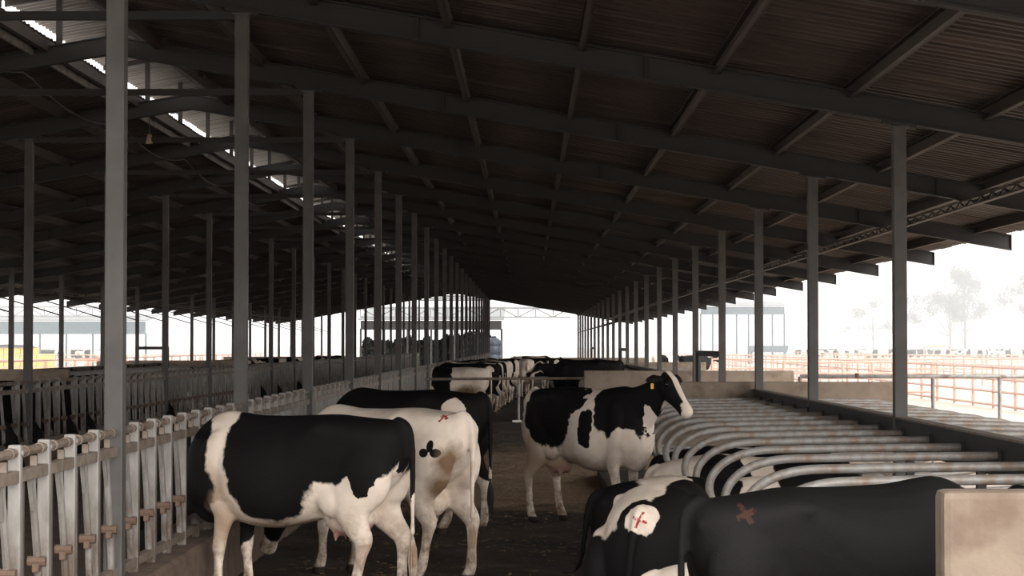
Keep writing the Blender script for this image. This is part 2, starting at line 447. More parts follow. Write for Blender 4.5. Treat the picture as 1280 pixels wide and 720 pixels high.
# ------------------------------------------------------------------ roof: corrugated sheets bay by bay, purlins
def sheet_mesh(name, xa, xb, zfun, side, m, L=6.0, p=.2, A=.017):
    ys = []; zs = []; n = int(round(L / p))
    for i in range(n):
        lap = -.012 if (i // 5) % 2 else 0
        for t, z in ((0, 0), (.35, 0), (.5, 1), (.85, 1)):
            ys.append((i + t) * p); zs.append(A * (2 * z - 1) + lap)
    ys.append(L); zs.append(-A)
    xs = np.linspace(xa, xb, 5)
    vs = []; fs = []
    for x in xs:
        for y, z in zip(ys, zs): vs.append((side * x, y, zfun(x) + z))
    k = len(ys)
    for i in range(len(xs) - 1):
        for j in range(k - 1): fs.append((i * k + j, i * k + j + 1, (i + 1) * k + j + 1, (i + 1) * k + j))
    me = bpy.data.meshes.new(name); me.from_pydata(vs, [], fs); me.materials.append(m)
    return me
roofs = {}
for s, nm in ((1, 'right'), (-1, 'left')):
    r = thing('roof_' + nm, 'corrugated brown steel roof slope on the %s of the ridge' % nm, 'roof', (RX, 0, 0), None, 'structure')
    roofs[s] = r
    e0 = .62 if s > 0 else .78
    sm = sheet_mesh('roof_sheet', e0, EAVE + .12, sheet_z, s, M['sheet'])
    for n in range(N0, N1): obj('roof_sheet', sm, r, (0, frame_y(n), 0))
    for i in range(10):
        x = .62 + 1.3 * i if i or s > 0 else .80
        if i == 9: x -= .08
        zt = sheet_z(x) - .017
        mb = MB()
        mb.box(s * x - .008, s * x + .008, Y0 + .5, Y1 - .5, zt - .15, zt)
        mb.box(min(s * x, s * x - .06), max(s * x, s * x - .06), Y0 + .5, Y1 - .5, zt - .15, zt - .138)
        mb.box(min(s * x, s * x - .06), max(s * x, s * x - .06), Y0 + .5, Y1 - .5, zt - .012, zt)
        obj('purlin', mb.mesh('purlin', M['purlin']), r)
    if s == -1:
        mb = MB(); mb.box(-1.02, -.98, Y0 + .5, Y1 - .5, 5.71, 5.855); obj('purlin', mb.mesh('purlin', M['galv']), r)
    mb = MB(); vs = [(s * x, y, sheet_z(x) + .03 + o) for o in (0, .01) for y in (Y0, Y1) for x in (e0 + .05, EAVE + .1)]
    mb.add(vs, [(0, 2, 3, 1), (4, 5, 7, 6), (0, 1, 5, 4), (2, 6, 7, 3), (0, 4, 6, 2), (1, 3, 7, 5)]); obj('weather_skin', mb.mesh('weather_skin', M['skin']), r)
    # eave edge beam under the rafters
    mb = MB(); x = 10.75
    zz = raf_bot(x)
    mb.box(s * x - .04, s * x + .04, Y0 + .5, Y1 - .5, zz - .1, zz - .085); mb.box(s * x - .04, s * x + .04, Y0 + .5, Y1 - .5, zz - .015, zz)
    y = Y0 + .5
    while y < 90:
        for d in ((0, .3), (.3, .6)):
            za, zb = (zz - .09, zz - .01) if d[0] == 0 else (zz - .01, zz - .09)
            mb.tube([(s * x, y + d[0], za), (s * x, y + d[1], zb)], .014, 4)
        y += .6
    obj('eave_beam', mb.mesh('eave_beam', M['purlin']), r)
cap = thing('ridge_cap', 'raised corrugated ridge cap over the open roof ridge', 'roof cap', (RX, 0, 0), None, 'structure')
capz = lambda x: 6.648 - SL * x
for s in (1, -1):
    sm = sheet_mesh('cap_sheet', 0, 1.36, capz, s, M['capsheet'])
    for n in range(N0, N1): obj('cap_sheet', sm, cap, (0, frame_y(n), 0))
    mb = MB(); mb.box(s * .35 - .03, s * .35 + .03, Y0 + .5, Y1 - .5, 6.46, 6.58); obj('cap_purlin', mb.mesh('cap_purlin', M['purlin']), cap)
    for n in range(N0, N1):
        obj('cap_post', strut_me, cap, (s * .66, frame_y(n) + 3, 0))

# hanging lamp and a slack cable near the ridge
lamp = thing('hanging_lamp', 'small tan bell lamp hanging from the roof ridge', 'lamp', (-5.9, 31.7, 5.2))
mb = MB(); mb.lathe([(.02, .13), (.035, .12), (.05, .07), (.06, 0), (.05, -.02)]); obj('lamp_shade', mb.mesh('lamp_shade', M['tan'], True), lamp)
mb = MB(); mb.tube([(0, 0, .12), (0, 0, .415)], .008, 6); obj('cord', mb.mesh('cord', M['cable']), lamp)
cb = MB(); pts = []
for i in range(0, 60):
    y = 20 + i * .5
    u = ((y - 19.7) % 6) / 6
    pts.append((-6.35, y, 5.5 - .22 * 4 * u * (1 - u)))
cb.tube(pts, .012, 6)
tag(obj('slack_cable', cb.mesh('slack_cable', M['cable'])), 'thin slack cable looping between rafters beside the ridge', 'cable')

# ------------------------------------------------------------------ headlock panels
U = 6.0 / 9
def lock_parts():
    P = {}
    mb = MB(); mb.bbox(-.036, .036, -.028, .028, .45, 1.51, .012)
    for q in (1, -1): mb.ell((0, -.03, 1.465), (.018, .01, .018), 8)
    mb.ell((.038, 0, 1.465), (.01, .018, .018), 8); P['post'] = mb.mesh('post', M['lockbar'])
    mb = MB(); mb.tube([(0, .15, .5), (0, .15, 1.34)], .015, 8); P['fixed_bar'] = mb.mesh('fixed_bar', M['lockrust'])
    mb = MB(); mb.tube([(0, .57, .55), (0, .52, .83), (.0, .36, 1.33)], [.026, .024, .02], 8)
    mb.prism([(.30, 1.31), (.43, 1.31), (.39, 1.12)], 'x', -.012, .012); P['pivot_bar'] = mb.mesh('pivot_bar', M['lockbar'])
    mb = MB(); mb.tube([(-.05, .5, .83), (.05, .5, .83)], .03, 8); mb.bbox(-.02, .02, .46, .55, .77, .82, .008); P['latch'] = mb.mesh('latch', M['latch'])
    mb = MB(); mb.bbox(-.02, .02, .40, .43, 1.372, 1.43, .006); P['catch'] = mb.mesh('catch', M['railrust'])
    return P
LP = lock_parts()
mb = MB(); mb.tube([(0, -.0, 1.465), (0, 6, 1.465)], .026, 8)
for i in range(18): mb.tube([(0, .19 + i / 3, 1.465), (0, .23 + i / 3, 1.465)], .033, 8)
rail_top = mb.mesh('top_rail', M['railrust'])
mb = MB(); mb.bbox(-.03, .03, 0, 6, 1.305, 1.372, .006); rail_low = mb.mesh('lower_rail', M['railrust'])
mb = MB(); mb.bbox(-.03, .03, 0, 6, .5, .56, .006); rail_bot = mb.mesh('bottom_rail', M['railrust'])
mb = MB()
for i in range(9):
    y = i * U
    mb.box(-.034, .034, y - .026, y + .026, .45, 1.5); mb.tube([(0, y + .15, .5), (0, y + .15, 1.34)], .015, 5); mb.tube([(0, y + .57, .55), (0, y + .52, .83), (0, y + .36, 1.33)], .022, 5)
far_bars = mb.mesh('upright_bars', M['lockbar'])
FAR_FEED = [(y, rnd.uniform(-12, 6)) for y in (30.6, 32.3, 34.4, 36.2, 43.9, 59.5, 63.5, 69.0, 71.6)]
CROSS = {'near': [16.67, 19.3, 23.46], 'far': [y + 1.28 * math.tan(math.radians(a)) for y, a in FAR_FEED]}
for x, nm, lo, hi in ((-2.77, 'near', -1, 5), (-7.77, 'far', 2, 7)):
    k = 0
    for n in range(-1 if nm == 'near' else 2, N1):
        t = thing('headlock_panel', 'galvanised headlock panel in the %s feed fence, %s from the camera' % (nm, ORD[k]), 'feed fence', (x, frame_y(n), 0), 'headlock panels of the %s feed fence' % nm)
        obj('top_rail', rail_top, t); obj('lower_rail', rail_low, t); obj('bottom_rail', rail_bot, t)
        if lo <= n < hi:
            for i in range(9):
                for nmp, me in LP.items():
                    if i == 0 and nmp == 'post': continue
                    yy = frame_y(n) + i * U + {'post': 0, 'fixed_bar': .15, 'pivot_bar': .47, 'latch': .47, 'catch': .42}[nmp]
                    if nmp != 'catch' and any(abs(yy - c) < .2 for c in CROSS[nm]): continue
                    if nmp == 'latch': obj(nmp, me, piv)
                    else:
                        o = obj(nmp, me, t, (0, i * U, 0))
                        if nmp == 'pivot_bar': piv = o
        else:
            o = obj('upright_bars', far_bars, t); o['kind'] = 'stuff'
        k += 1

# ------------------------------------------------------------------ stalls: beds, end walls, head beams, loop dividers
def loop_mesh(side):
    pts = [(-.03, 1.22), (-.7, 1.215), (-1.35, 1.205), (-1.72, 1.19), (-1.95, 1.12), (-2.08, 1.0), (-2.11, .87), (-2.05, .74), (-1.9, .62), (-1.65, .54), (-1.2, .50), (-.03, .46)]
    P = smooth_path([(side * -x, 0, z) if side > 0 else (x, 0, z) for x, z in pts], 4)
    mb = MB(); mb.tube(P, .034, 10, lat=(0, 1, 0))
    return mb.mesh('loop_pipe', M['pipe'], True)
loopL, loopR = loop_mesh(-1), loop_mesh(1)
mb = MB(); mb.bbox(-.01, .02, -.045, .045, 1.17, 1.27, .006); bracket = mb.mesh('clamp', M['rafter'])
mb = MB(); mb.bbox(-.02, .04, -.05, .05, .40, .53, .008); bracket2 = mb.mesh('clamp', M['rafter'])

XB = 3.58
def end_wall(y, x0, x1, h, label, th=.2):
    mb = MB(); mb.bbox(x0, x1, y - th / 2, y + th / 2, 0, h, .035)
    tag(obj('stall_end_wall', mb.mesh('stall_end_wall', M['concrete'])), label, 'concrete wall', kind='structure')

def stall_block(xb, ya, yb, first, npitch, labelpos, flip=1, near=True, webmat='rafter'):
    mb = MB(); mb.bbox(min(xb - flip * 2.5, xb + flip * 2.4), max(xb - flip * 2.5, xb + flip * 2.4), ya, yb, 0, .10, .02)
    tag(obj('stall_bed', mb.mesh('stall_bed', M['bed'])), 'brown raised bedding platform of the %s stall rows' % labelpos, 'stall bed', kind='structure')
    t = thing('head_beam', 'steel angle head beam of the %s stall rows' % labelpos, 'beam', (xb, ya, 0))
    mb = MB(); mb.box(-.055, -.04, 0, yb - ya, 1.06, 1.345); obj('web', mb.mesh('web', M[webmat]), t)
    mb = MB(); mb.box(-.06, .06, 0, yb - ya, 1.345, 1.362); obj('flange', mb.mesh('flange', M['railrust']), t)
    mb = MB(); mb.box(-.03, .03, 0, yb - ya, .38, .5); obj('lower_beam', mb.mesh('lower_beam', M['rafter']), t)
    y = ya + .9
    while y < yb:
        mb = MB(); mb.box(-.035, .035, y - ya - .035, y - ya + .035, .1, 1.34); obj('upright', mb.mesh('upright', M['rafter']), t); y += 3.0
    for side, lp in ((-1, loopL), (1, loopR)):
        for i in range(npitch):
            y = first + 1.3 * i
            if y > yb - .3: break
            where = 'alley' if side * flip == -1 else 'outer'
            lab = '%s grey pipe loop from the camera, %s row of the %s stalls' % (ORD[i], where, labelpos)
            o = thing('stall_divider', lab, 'stall divider', (xb, y, 0), 'pipe loops of the %s stall rows' % labelpos)
            obj('loop_pipe', lp, o)
            for bk in (bracket, bracket2): obj('clamp', bk, o, (side * .06, 0, 0), (0, 0, 0 if side > 0 else PI))
stall_block(XB, 9.3, 32.0, 11.4, 16, 'nearest right-hand')
stall_block(XB, 53.2, 73.0, 54.3, 15, 'middle right-hand')
stall_block(XB, 79.5, 106.0, 80.6, 20, 'distant right-hand')
end_wall(9.2, 1.84, 5.95, 1.40, 'beige chipped concrete wall end in the bottom right corner')
end_wall(32.1, 1.98, 5.8, 1.47, 'beige concrete wall closing the nearest right-hand stalls')
end_wall(53.1, 1.45, 6.9, 1.38, 'beige concrete wall starting the middle right-hand stalls')
end_wall(73.1, 1.45, 6.2, 1.38, 'beige concrete wall closing the middle right-hand stalls')
end_wall(79.4, 1.45, 6.9, 1.38, 'beige concrete wall starting the distant right-hand stalls')
end_wall(106.1, 1.45, 6.2, 1.38, 'beige concrete wall closing the distant right-hand stalls')
XB2 = 2 * RX - XB
stall_block(XB2, 53.2, 79.0, 54.3, 19, 'left-hand', -1, webmat='concrete')  # left-hand beam webs made pale: light from outside put into their colour
stall_block(XB2, 85.5, 112.0, 86.6, 20, 'far left-hand', -1, webmat='concrete')
end_wall(53.1, XB2 - 2.6, XB2 + 2.2, 1.42, 'beige concrete wall starting the left-hand stalls')
end_wall(79.1, XB2 - 2.6, XB2 + 2.2, 1.42, 'beige concrete wall closing the left-hand stalls')
end_wall(85.4, XB2 - 2.6, XB2 + 2.4, 1.40, 'beige concrete wall starting the far left-hand stalls')
end_wall(112.1, XB2 - 2.6, XB2 + 2.4, 1.40, 'beige concrete wall closing the far left-hand stalls')

# pipe rails: over the end wall, across the alley, squared gate frames by the columns
t = thing('pipe_rail', 'grey pipe rail above the wall closing the nearest right-hand stalls', 'rail', (0, 32.35, 0))
mb = MB(); mb.tube([(4.3, 0, 1.55), (9.2, 0, 1.55)], .03, 8); obj('rail', mb.mesh('rail', M['galv']), t)
mb = MB(); mb.tube([(5.2, 0, 1.53), (5.2, 0, 1.60)], [.05, .03], 8); obj('clamp', mb.mesh('clamp', M['latch']), t)
for x in (4.3, 6.4, 7.45, 8.9):
    mb = MB(); mb.tube([(x, 0, 0), (x, 0, 1.55)], .03, 8); obj('post', mb.mesh('post', M['galv']), t)
t = thing('alley_gate', 'brown pipe barrier closing the cow alley behind the near cows', 'gate', (0, 54.2, 0))
mb = MB(); mb.tube([(-2.75, 0, 1.14), (1.4, 0, 1.16), (2.6, 0, 1.18), (4.6, -.2, 1.2)], .035, 8); obj('rail', mb.mesh('rail', M['railrust']), t)
mb = MB(); mb.tube([(-.25, 0, .02), (-.25, 0, 1.14)], .035, 8); obj('post', mb.mesh('post', M['galv']), t)
mb = MB(); mb.bbox(-.42, -.06, -.12, .12, 0, .06, .02); obj('footing', mb.mesh('footing', M['white']), t)
t = thing('alley_gate', 'thin pipe gate with two rails around the distant standing cows', 'gate', (0, 83, 0))
for h in (.75, 1.2): 
    mb = MB(); mb.tube([(-2.6, 0, h), (1.6, 0, h)], .03, 8); obj('rail', mb.mesh('rail', M['galv']), t)
for x in (-2.2, -.6, .8): 
    mb = MB(); mb.tube([(x, 0, 0), (x, 0, 1.4)], .035, 8); obj('post', mb.mesh('post', M['galv']), t)
for n, lab in ((4, 'nearest'), (10, 'middle'), (16, 'distant')):
    t = thing('crossover_gateway', 'dark squared pipe gate frame beside the %s right-hand crossover' % lab, 'gate frame', (XB, frame_y(n), 0))
    mb = MB(); mb.tube([(0, 5.3, 0), (0, 5.3, 1.87)], .055, 8); obj('post', mb.mesh('post', M['rafter']), t)
    mb = MB(); mb.box(-.05, .05, .07, 5.35, 1.82, 1.93); obj('lintel', mb.mesh('lintel', M['rafter']), t)
t = thing('crossover_gateway', 'dark squared pipe gate frame beside the left-hand stalls', 'gate frame', (XB2, frame_y(10), 0))
mb = MB(); mb.tube([(1.1, 0, 0), (1.1, 0, 1.95)], .06, 8); obj('post', mb.mesh('post', M['rafter']), t)
mb = MB(); mb.box(.07, 1.15, -.05, .05, 1.88, 1.99); obj('lintel', mb.mesh('lintel', M['rafter']), t)

# ------------------------------------------------------------------ cows
def torso(mb, secs, seg=24):
    vs = []; fs = []
    for x, zt, zb, w, wz, pu in secs:
        # wz: height of the widest point (fraction from the bottom)
        zm = zb + (zt - zb) * wz
        for k in range(seg):
            a = 2 * PI * k / seg
            c, s = math.cos(a), math.sin(a)
            if s >= 0:
                y = w * math.copysign(abs(c) ** (2 / pu), c); z = zm + (zt - zm) * abs(s) ** (2 / pu)
            else:
                y = w * math.copysign(abs(c) ** (2 / 2.2), c); z = zm - (zm - zb) * abs(s) ** (2 / 2.2)
            vs.append((x, y, z))
    n = len(secs)
    for i in range(n - 1):
        for k in range(seg):
            fs.append((i * seg + k, i * seg + (k + 1) % seg, (i + 1) * seg + (k + 1) % seg, (i + 1) * seg + k))
    fs.append(tuple(range(seg))[::-1]); fs.append(tuple((n - 1) * seg + k for k in range(seg)))
    mb.add(vs, fs)

def interp_secs(secs, n=4):
    out = []
    A = np.array(secs, float)
    for i in range(len(A) - 1):
        p0, p1, p2, p3 = A[max(i - 1, 0)], A[i], A[i + 1], A[min(i + 2, len(A) - 1)]
        for k in range(n):
            t = k / n
            out.append(.5 * ((2 * p1) + (p2 - p0) * t + (2 * p0 - 5 * p1 + 4 * p2 - p3) * t * t + (3 * p1 - p0 - 3 * p2 + p3) * t ** 3))
    out.append(A[-1])
    return [tuple(o) for o in out]

def chain(mb, pts, n=4, seg=14):
    """pts: (x,y,z,a,b)"""
    P = np.array(interp_secs(pts, n))
    mb.tube([tuple(p[:3]) for p in P], [(max(p[3], .004), max(p[4], .004)) for p in P], seg, lat=(0, 1, 0))

def add_head(mb, poll, muz, turn=0.0):
    p = Vector(poll); q = Vector(muz); L = (q - p)
    L1 = L.normalized(); lat = Vector((0, 1, 0)); lat = (lat - L1 * lat.dot(L1)).normalized()
    up = lat.cross(L1) * -1
    if up.z < 0 and L1.x > .2: up = -up
    prof = [(-.02, .05, .06, 0), (.03, .085, .10, 0), (.18, .112, .125, -.01), (.36, .10, .118, -.015), (.55, .08, .098, -.01), (.75, .07, .08, -.005), (.88, .08, .078, -.005), (.97, .074, .066, -.005), (1.02, .04, .04, -.005)]
    pts = []
    for t, a, b, o in prof:
        c = p + L * t + up * o
        pts.append((c.x, c.y, c.z, a, b))
    P = np.array(interp_secs(pts, 3))
    mb.tube([tuple(c[:3]) for c in P], [(max(c[3], .01), max(c[4], .01)) for c in P], 16, lat=tuple(lat))
    info = {'ear': [], 'eye': [], 'tagp': []}
    for s in (1, -1):
        e0 = p + L * .06 + lat * (s * .07) + up * .02
        e1 = e0 + lat * (s * .12) - up * .0 - L1 * .0
        e2 = e0 + lat * (s * .23) - up * .05 - L1 * .02
        mb.tube([e0, (e0 + e1) / 2, e1, (e1 + e2) / 2, e2], [(.03, .025), (.045, .03), (.062, .026), (.05, .022), (.015, .012)], 10, lat=tuple(L1))
        info['eye'].append(p + L * .26 + lat * (s * .098) + up * .045)
        info['tagp'].append((e1 + e2) / 2 + L1 * .05)
        # brow and jaw
        mb.ell(p + L * .24 + lat * (s * .085) + up * .05, (.045, .035, .04), 10)
    mb.ell(p + L * .02 + up * .05, (.07, .06, .05), 12)
    info['L1'] = L1
    return info

def stand_body(pose, hind=(0, 0), front=(0, 0)):
    mb = MB()
    secs = interp_secs([
        (-.90, 1.33, 1.14, .07, .6, 2.2), (-.86, 1.38, 1.02, .16, .62, 2.3), (-.76, 1.41, .90, .225, .64, 2.6), (-.60, 1.42, .80, .262, .74, 2.6), (-.42, 1.435, .73, .285, .80, 2.5),
        (-.28, 1.445, .67, .30, .82, 2.5), (-.05, 1.435, .61, .315, .58, 2.1), (.15, 1.43, .57, .36, .46, 2.0), (.33, 1.43, .57, .355, .46, 1.95), (.50, 1.45, .60, .30, .46, 1.9),
        (.64, 1.46, .62, .255, .44, 1.85), (.78, 1.41, .64, .225, .42, 1.9), (.90, 1.31, .70, .17, .42, 2), (.97, 1.2, .78, .10, .45, 2)], 3)
    torso(mb, secs)
    for s in (1, -1):
        mb.ell((-.28, s * .262, 1.325), (.075, .05, .06), 12)       # hooks
        mb.ell((-.84, s * .115, 1.27), (.06, .045, .055), 12)        # pins
        mb.ell((-.62, s * .17, 1.02), (.24, .13, .30), 16)           # thigh
        mb.ell((-.38, s * .175, .82), (.15, .085, .15), 12)            # stifle
        mb.ell((.62, s * .19, 1.02), (.17, .085, .30), 16)           # shoulder
        mb.ell((.76, s * .15, .88), (.10, .08, .11), 12)
        o = hind[0] if s > 0 else hind[1]
        chain(mb, [(-.54, s * .16, 1.02, .11, .24), (-.57 + o * .1, s * .175, .86, .105, .215), (-.58 + o * .3, s * .185, .72, .085, .155), (-.64 + o * .5, s * .19, .61, .062, .105), (-.705 + o * .6, s * .19, .52, .052, .082),
                   (-.70 + o * .7, s * .19, .42, .040, .054), (-.685 + o * .8, s * .19, .30, .036, .044), (-.67 + o * .9, s * .19, .18, .042, .05), (-.65 + o, s * .192, .12, .044, .052), (-.62 + o, s * .195, .065, .046, .055), (-.595 + o, s * .195, .0, .054, .078)])
        o = front[0] if s > 0 else front[1]
        chain(mb, [(.63, s * .18, .92, .085, .16), (.60, s * .175, .79, .08, .13), (.575 + o * .1, s * .17, .68, .068, .095), (.59 + o * .35, s * .165, .56, .052, .066), (.605 + o * .55, s * .16, .45, .05, .058), (.61 + o * .6, s * .16, .40, .05, .056), (.607 + o * .7, s * .16, .33, .038, .043),
                   (.605 + o * .85, s * .16, .22, .035, .039), (.61 + o * .95, s * .16, .14, .042, .048), (.635 + o, s * .162, .07, .045, .053), (.655 + o, s * .165, .0, .053, .076)])
        for dx in (0, .13):
            mb.tube([(-.47 + dx, s * .08, .57), (-.47 + dx, s * .08, .48)], [.026, .014], 8)
    mb.ell((-.42, 0, .66), (.20, .17, .14), 16)                      # udder
    mb.ell((.78, 0, .72), (.17, .10, .14), 14)                       # brisket
    # tail
    chain(mb, [(-.80, 0, 1.40, .05, .045), (-.89, 0, 1.37, .038, .035), (-.935, 0, 1.27, .03, .028), (-.95, .01, 1.05, .026, .025), (-.955, .02, .82, .022, .022), (-.955, .02, .66, .02, .02), (-.955, .02, .55, .024, .024)])
    if pose == 'up':
        chain(mb, [(.55, 0, 1.14, .19, .32), (.78, 0, 1.20, .15, .27), (.98, 0, 1.31, .115, .20), (1.13, 0, 1.41, .095, .155), (1.24, 0, 1.47, .08, .12)])
        info = add_head(mb, (1.20, 0, 1.55), (1.56, 0, 1.18))
    elif pose == 'level':
        chain(mb, [(.55, 0, 1.08, .19, .34), (.80, 0, 1.08, .15, .27), (1.02, 0, 1.14, .115, .20), (1.18, 0, 1.2, .095, .155), (1.3, 0, 1.24, .08, .12)])
        info = add_head(mb, (1.28, 0, 1.32), (1.68, 0, 1.0))
    else:
        chain(mb, [(.55, 0, 1.06, .19, .36), (.80, 0, .98, .15, .29), (1.02, 0, .86, .115, .22), (1.22, 0, .70, .095, .165), (1.36, 0, .58, .08, .12)])
        info = add_head(mb, (1.33, 0, .60), (1.52, 0, .12))
    return mb, info

def lying_body(low=False):
    mb = MB()
    secs = interp_secs([
        (-.90, .70, .36, .08, .5, 2.2), (-.85, .77, .22, .18, .5, 2.3), (-.74, .83, .10, .27, .5, 2.4), (-.56, .87, .03, .335, .55, 2.4), (-.38, .90, 0, .365, .58, 2.4), (-.25, .92, .0, .38, .58, 2.3),
        (0, .90, .0, .41, .40, 2.0), (.22, .88, .0, .42, .40, 1.95), (.42, .89, .0, .37, .40, 1.9), (.58, .90, .0, .32, .42, 1.85), (.74, .86, .04, .26, .45, 1.9), (.88, .76, .14, .18, .48, 2), (.97, .66, .24, .10, .5, 2)], 3)
    torso(mb, secs)
    for s in (1, -1):
        mb.ell((-.27, s * .27, .79), (.08, .06, .06), 12)
        mb.ell((-.83, s * .12, .68), (.055, .045, .055), 12)
        mb.ell((-.48, s * .33, .36), (.32, .15, .30), 16)
        mb.ell((-.20, s * .42, .28), (.15, .10, .17), 14)
        chain(mb, [(-.25, s * .43, .2, .07, .12), (-.5, s * .46, .13, .06, .10), (-.76, s * .46, .10, .05, .075), (-.72, s * .5, .06, .045, .05), (-.5, s * .54, .05, .036, .04), (-.3, s * .56, .05, .045, .05), (-.18, s * .56, .04, .045, .04)])
        mb.ell((.62, s * .25, .45), (.17, .09, .28), 16)
        chain(mb, [(.62, s * .27, .3, .07, .11), (.78, s * .28, .16, .055, .07), (.92, s * .28, .07, .05, .055), (.82, s * .3, .045, .036, .036), (.66, s * .31, .045, .042, .042), (.56, s * .31, .04, .045, .04)])
    chain(mb, [(-.80, 0, .78, .05, .045), (-.89, 0, .74, .036, .034), (-.94, .02, .6, .03, .028), (-.96, .05, .35, .026, .025), (-.98, .10, .14, .022, .022), (-1.02, .2, .05, .022, .022), (-1.08, .3, .035, .024, .022)])
    if low:
        chain(mb, [(.55, 0, .55, .19, .32), (.78, 0, .52, .15, .26), (.98, 0, .46, .115, .19), (1.12, 0, .42, .095, .15), (1.22, 0, .40, .08, .12)])
        return mb, add_head(mb, (1.2, 0, .46), (1.62, 0, .2))
    chain(mb, [(.55, 0, .58, .19, .32), (.78, 0, .66, .15, .26), (.98, 0, .78, .115, .19), (1.12, 0, .88, .095, .15), (1.22, 0, .94, .08, .12)])
    info = add_head(mb, (1.19, 0, 1.02), (1.55, 0, .70))
    return mb, info

def lying_low():
    return lying_body(True)

def finish_body(mb, voxel, iters):
    me = bpy.data.meshes.new('tmp'); me.from_pydata(mb.v, [], mb.f)
    bm = bmesh.new(); bm.from_mesh(me); bmesh.ops.recalc_face_normals(bm, faces=bm.faces[:]); bm.to_mesh(me); bm.free()
    o = bpy.data.objects.new('tmp', me); COL.objects.link(o)
    r = o.modifiers.new('r', 'REMESH'); r.mode = 'VOXEL'; r.voxel_size = voxel; r.use_smooth_shade = True
    s = o.modifiers.new('s', 'SMOOTH'); s.factor = .5; s.iterations = iters
    dg = bpy.context.evaluated_depsgraph_get(); dg.update()
    out = bpy.data.meshes.new_from_object(o.evaluated_get(dg))
    bpy.data.objects.remove(o); bpy.data.meshes.remove(me)
    out.polygons.foreach_set('use_smooth', [True] * len(out.polygons))
    out.materials.clear()
    out.materials.append(None)
    out.name = 'body'
    return out

POSES = {}
for nm, args in (('up', ('up', (.05, -.06), (-.03, .04))), ('level', ('level', (-.04, .06), (.02, -.03))), ('feed', ('feed', (.12, -.10), (.04, -.05)))):
    mb, info = stand_body(*args)
    POSES[nm] = (finish_body(mb, .017, 7), info)
    POSES[nm + '_far'] = (finish_body(mb, .045, 2), info)
mb, info = lying_body()
POSES['lie'] = (finish_body(mb, .017, 7), info)
mb, info = lying_low()
POSES['rest'] = (finish_body(mb, .017, 7), info)

# small shared parts
mb = MB(); mb.ell((0, 0, 0), (.022, .022, .022), 12); eye_me = mb.mesh('eye', M['hoofdark'], True)
mb = MB(); mb.bbox(-.004, .004, -.022, .022, -.055, 0, .003); mb.tube([(-.01, 0, -.01), (.01, 0, -.01)], .012, 8); tag_me = mb.mesh('ear_tag', M['tag'])
def switch_mesh(name, m):
    mb = MB(); r2 = random.Random(3)
    for i in range(26):
        a = r2.uniform(0, 2 * PI); q = r2.uniform(.2, 1)
        dx, dy = math.cos(a) * .035 * q, math.sin(a) * .035 * q
        mb.tube([(0, 0, .06), (dx * .8, dy * .8, -.05), (dx, dy, -.14), (dx * .6, dy * .6, -.25 - .05 * q)], [.006, .008, .007, .002], 4)
    return mb.mesh(name, m)
sw_white = mat('switch_hair_white', (.50, .40, .31), (.32, .22, .15), 12, .9)
sw_black = mat('switch_hair_black', (.02, .018, .017), rough=.9)
SW = {'w': switch_mesh('tail_switch', sw_white), 'b': switch_mesh('tail_switch', sw_black)}

def cow(label, pose, loc, ang, m, s=1.05, group=None, far=False, sw='w', tags=(), cat='cow', name='cow'):
    """ang: heading in degrees from +x, counter-clockwise"""
    t = thing(name, label, cat, loc, group, None, (0, 0, math.radians(ang)))
    t.scale = s if isinstance(s, tuple) else (s, s, s)
    src, info = POSES[pose + ('_far' if far else '')]
    b = obj('body', src, t)
    b.material_slots[0].link = 'OBJECT'; b.material_slots[0].material = m
    if not far:
        for p in info['eye']: obj('eye', eye_me, b, p)
        for i in tags: obj('ear_tag', tag_me, b, info['tagp'][i])
        if pose not in ('lie', 'rest'): obj('tail_switch', SW[sw], b, (-.955, .02, .5))
    return t

B = 9.0
m1 = cow_mat('hide_saddle_cow', 'w', [('t', (.66, .2, .80), (.16, .3, .20), .6), ('t', (.1, 0, .57), (.5, B, .06), .6), ('t', (-.70, .3, .55), (.16, .3, .2), .7), ('p', (-.72, 0, .8), (.2, .1, .22), .5), ('b', (.12, 0, 1.24), (.41, B, .62)), ('b', (-.45, 0, 1.32), (.56, B, .40)), ('w', (-.70, .2, .74), (.34, B, .26)), ('b', (-.66, .28, 1.0), (.10, .3, .17)),
    ('b', (1.14, 0, .80), (.52, B, .58)), ('b', (1.05, 0, 1.2), (.36, B, .4)), ('w', (.55, .17, .50), (.16, .15, .34)), ('t', (.55, .17, .62), (.12, .12, .18), .7), ('b', (.62, -.17, .66), (.14, .12, .30)), ('b', (-.93, 0, 1.15), (.09, .08, .42)), ('p', (-.4, 0, .55), (.26, .16, .10), .2)], seed=1, dist=.06)
m2 = cow_mat('hide_white_cow', 'w', [('b', (-.765, .3, 1.09), (.045, .3, .036), .05, 1), ('b', (-.715, .3, 1.145), (.03, .3, .05), .05, 1), ('b', (-.66, .3, 1.09), (.045, .3, .036), .05, 1),
    ('d', (-.90, .2, 1.0), (.13, .16, .16), .35), ('d', (-.80, .2, .74), (.14, .3, .16), .4), ('d', (-.33, .1, .62), (.2, .2, .12), .4), ('b', (1.3, 0, .7), (.3, B, .5)), ('x', RED, -.76, 1.38, .04, .009, 1)], seed=2)
m3 = cow_mat('hide_black_cow', 'b', [('w', (-.66, .22, 1.25), (.11, .2, .09)), ('w', (-.68, 0, .25), (.3, B, .33)), ('w', (.62, 0, .2), (.2, B, .2)), ('w', (-.95, 0, .5), (.05, .1, .2))], seed=3)
m4 = cow_mat('hide_white_rear', 'w', [('b', (.42, 0, 1.15), (.30, B, .6)), ('d', (-.3, .1, .7), (.4, B, .2), .4)], seed=4)
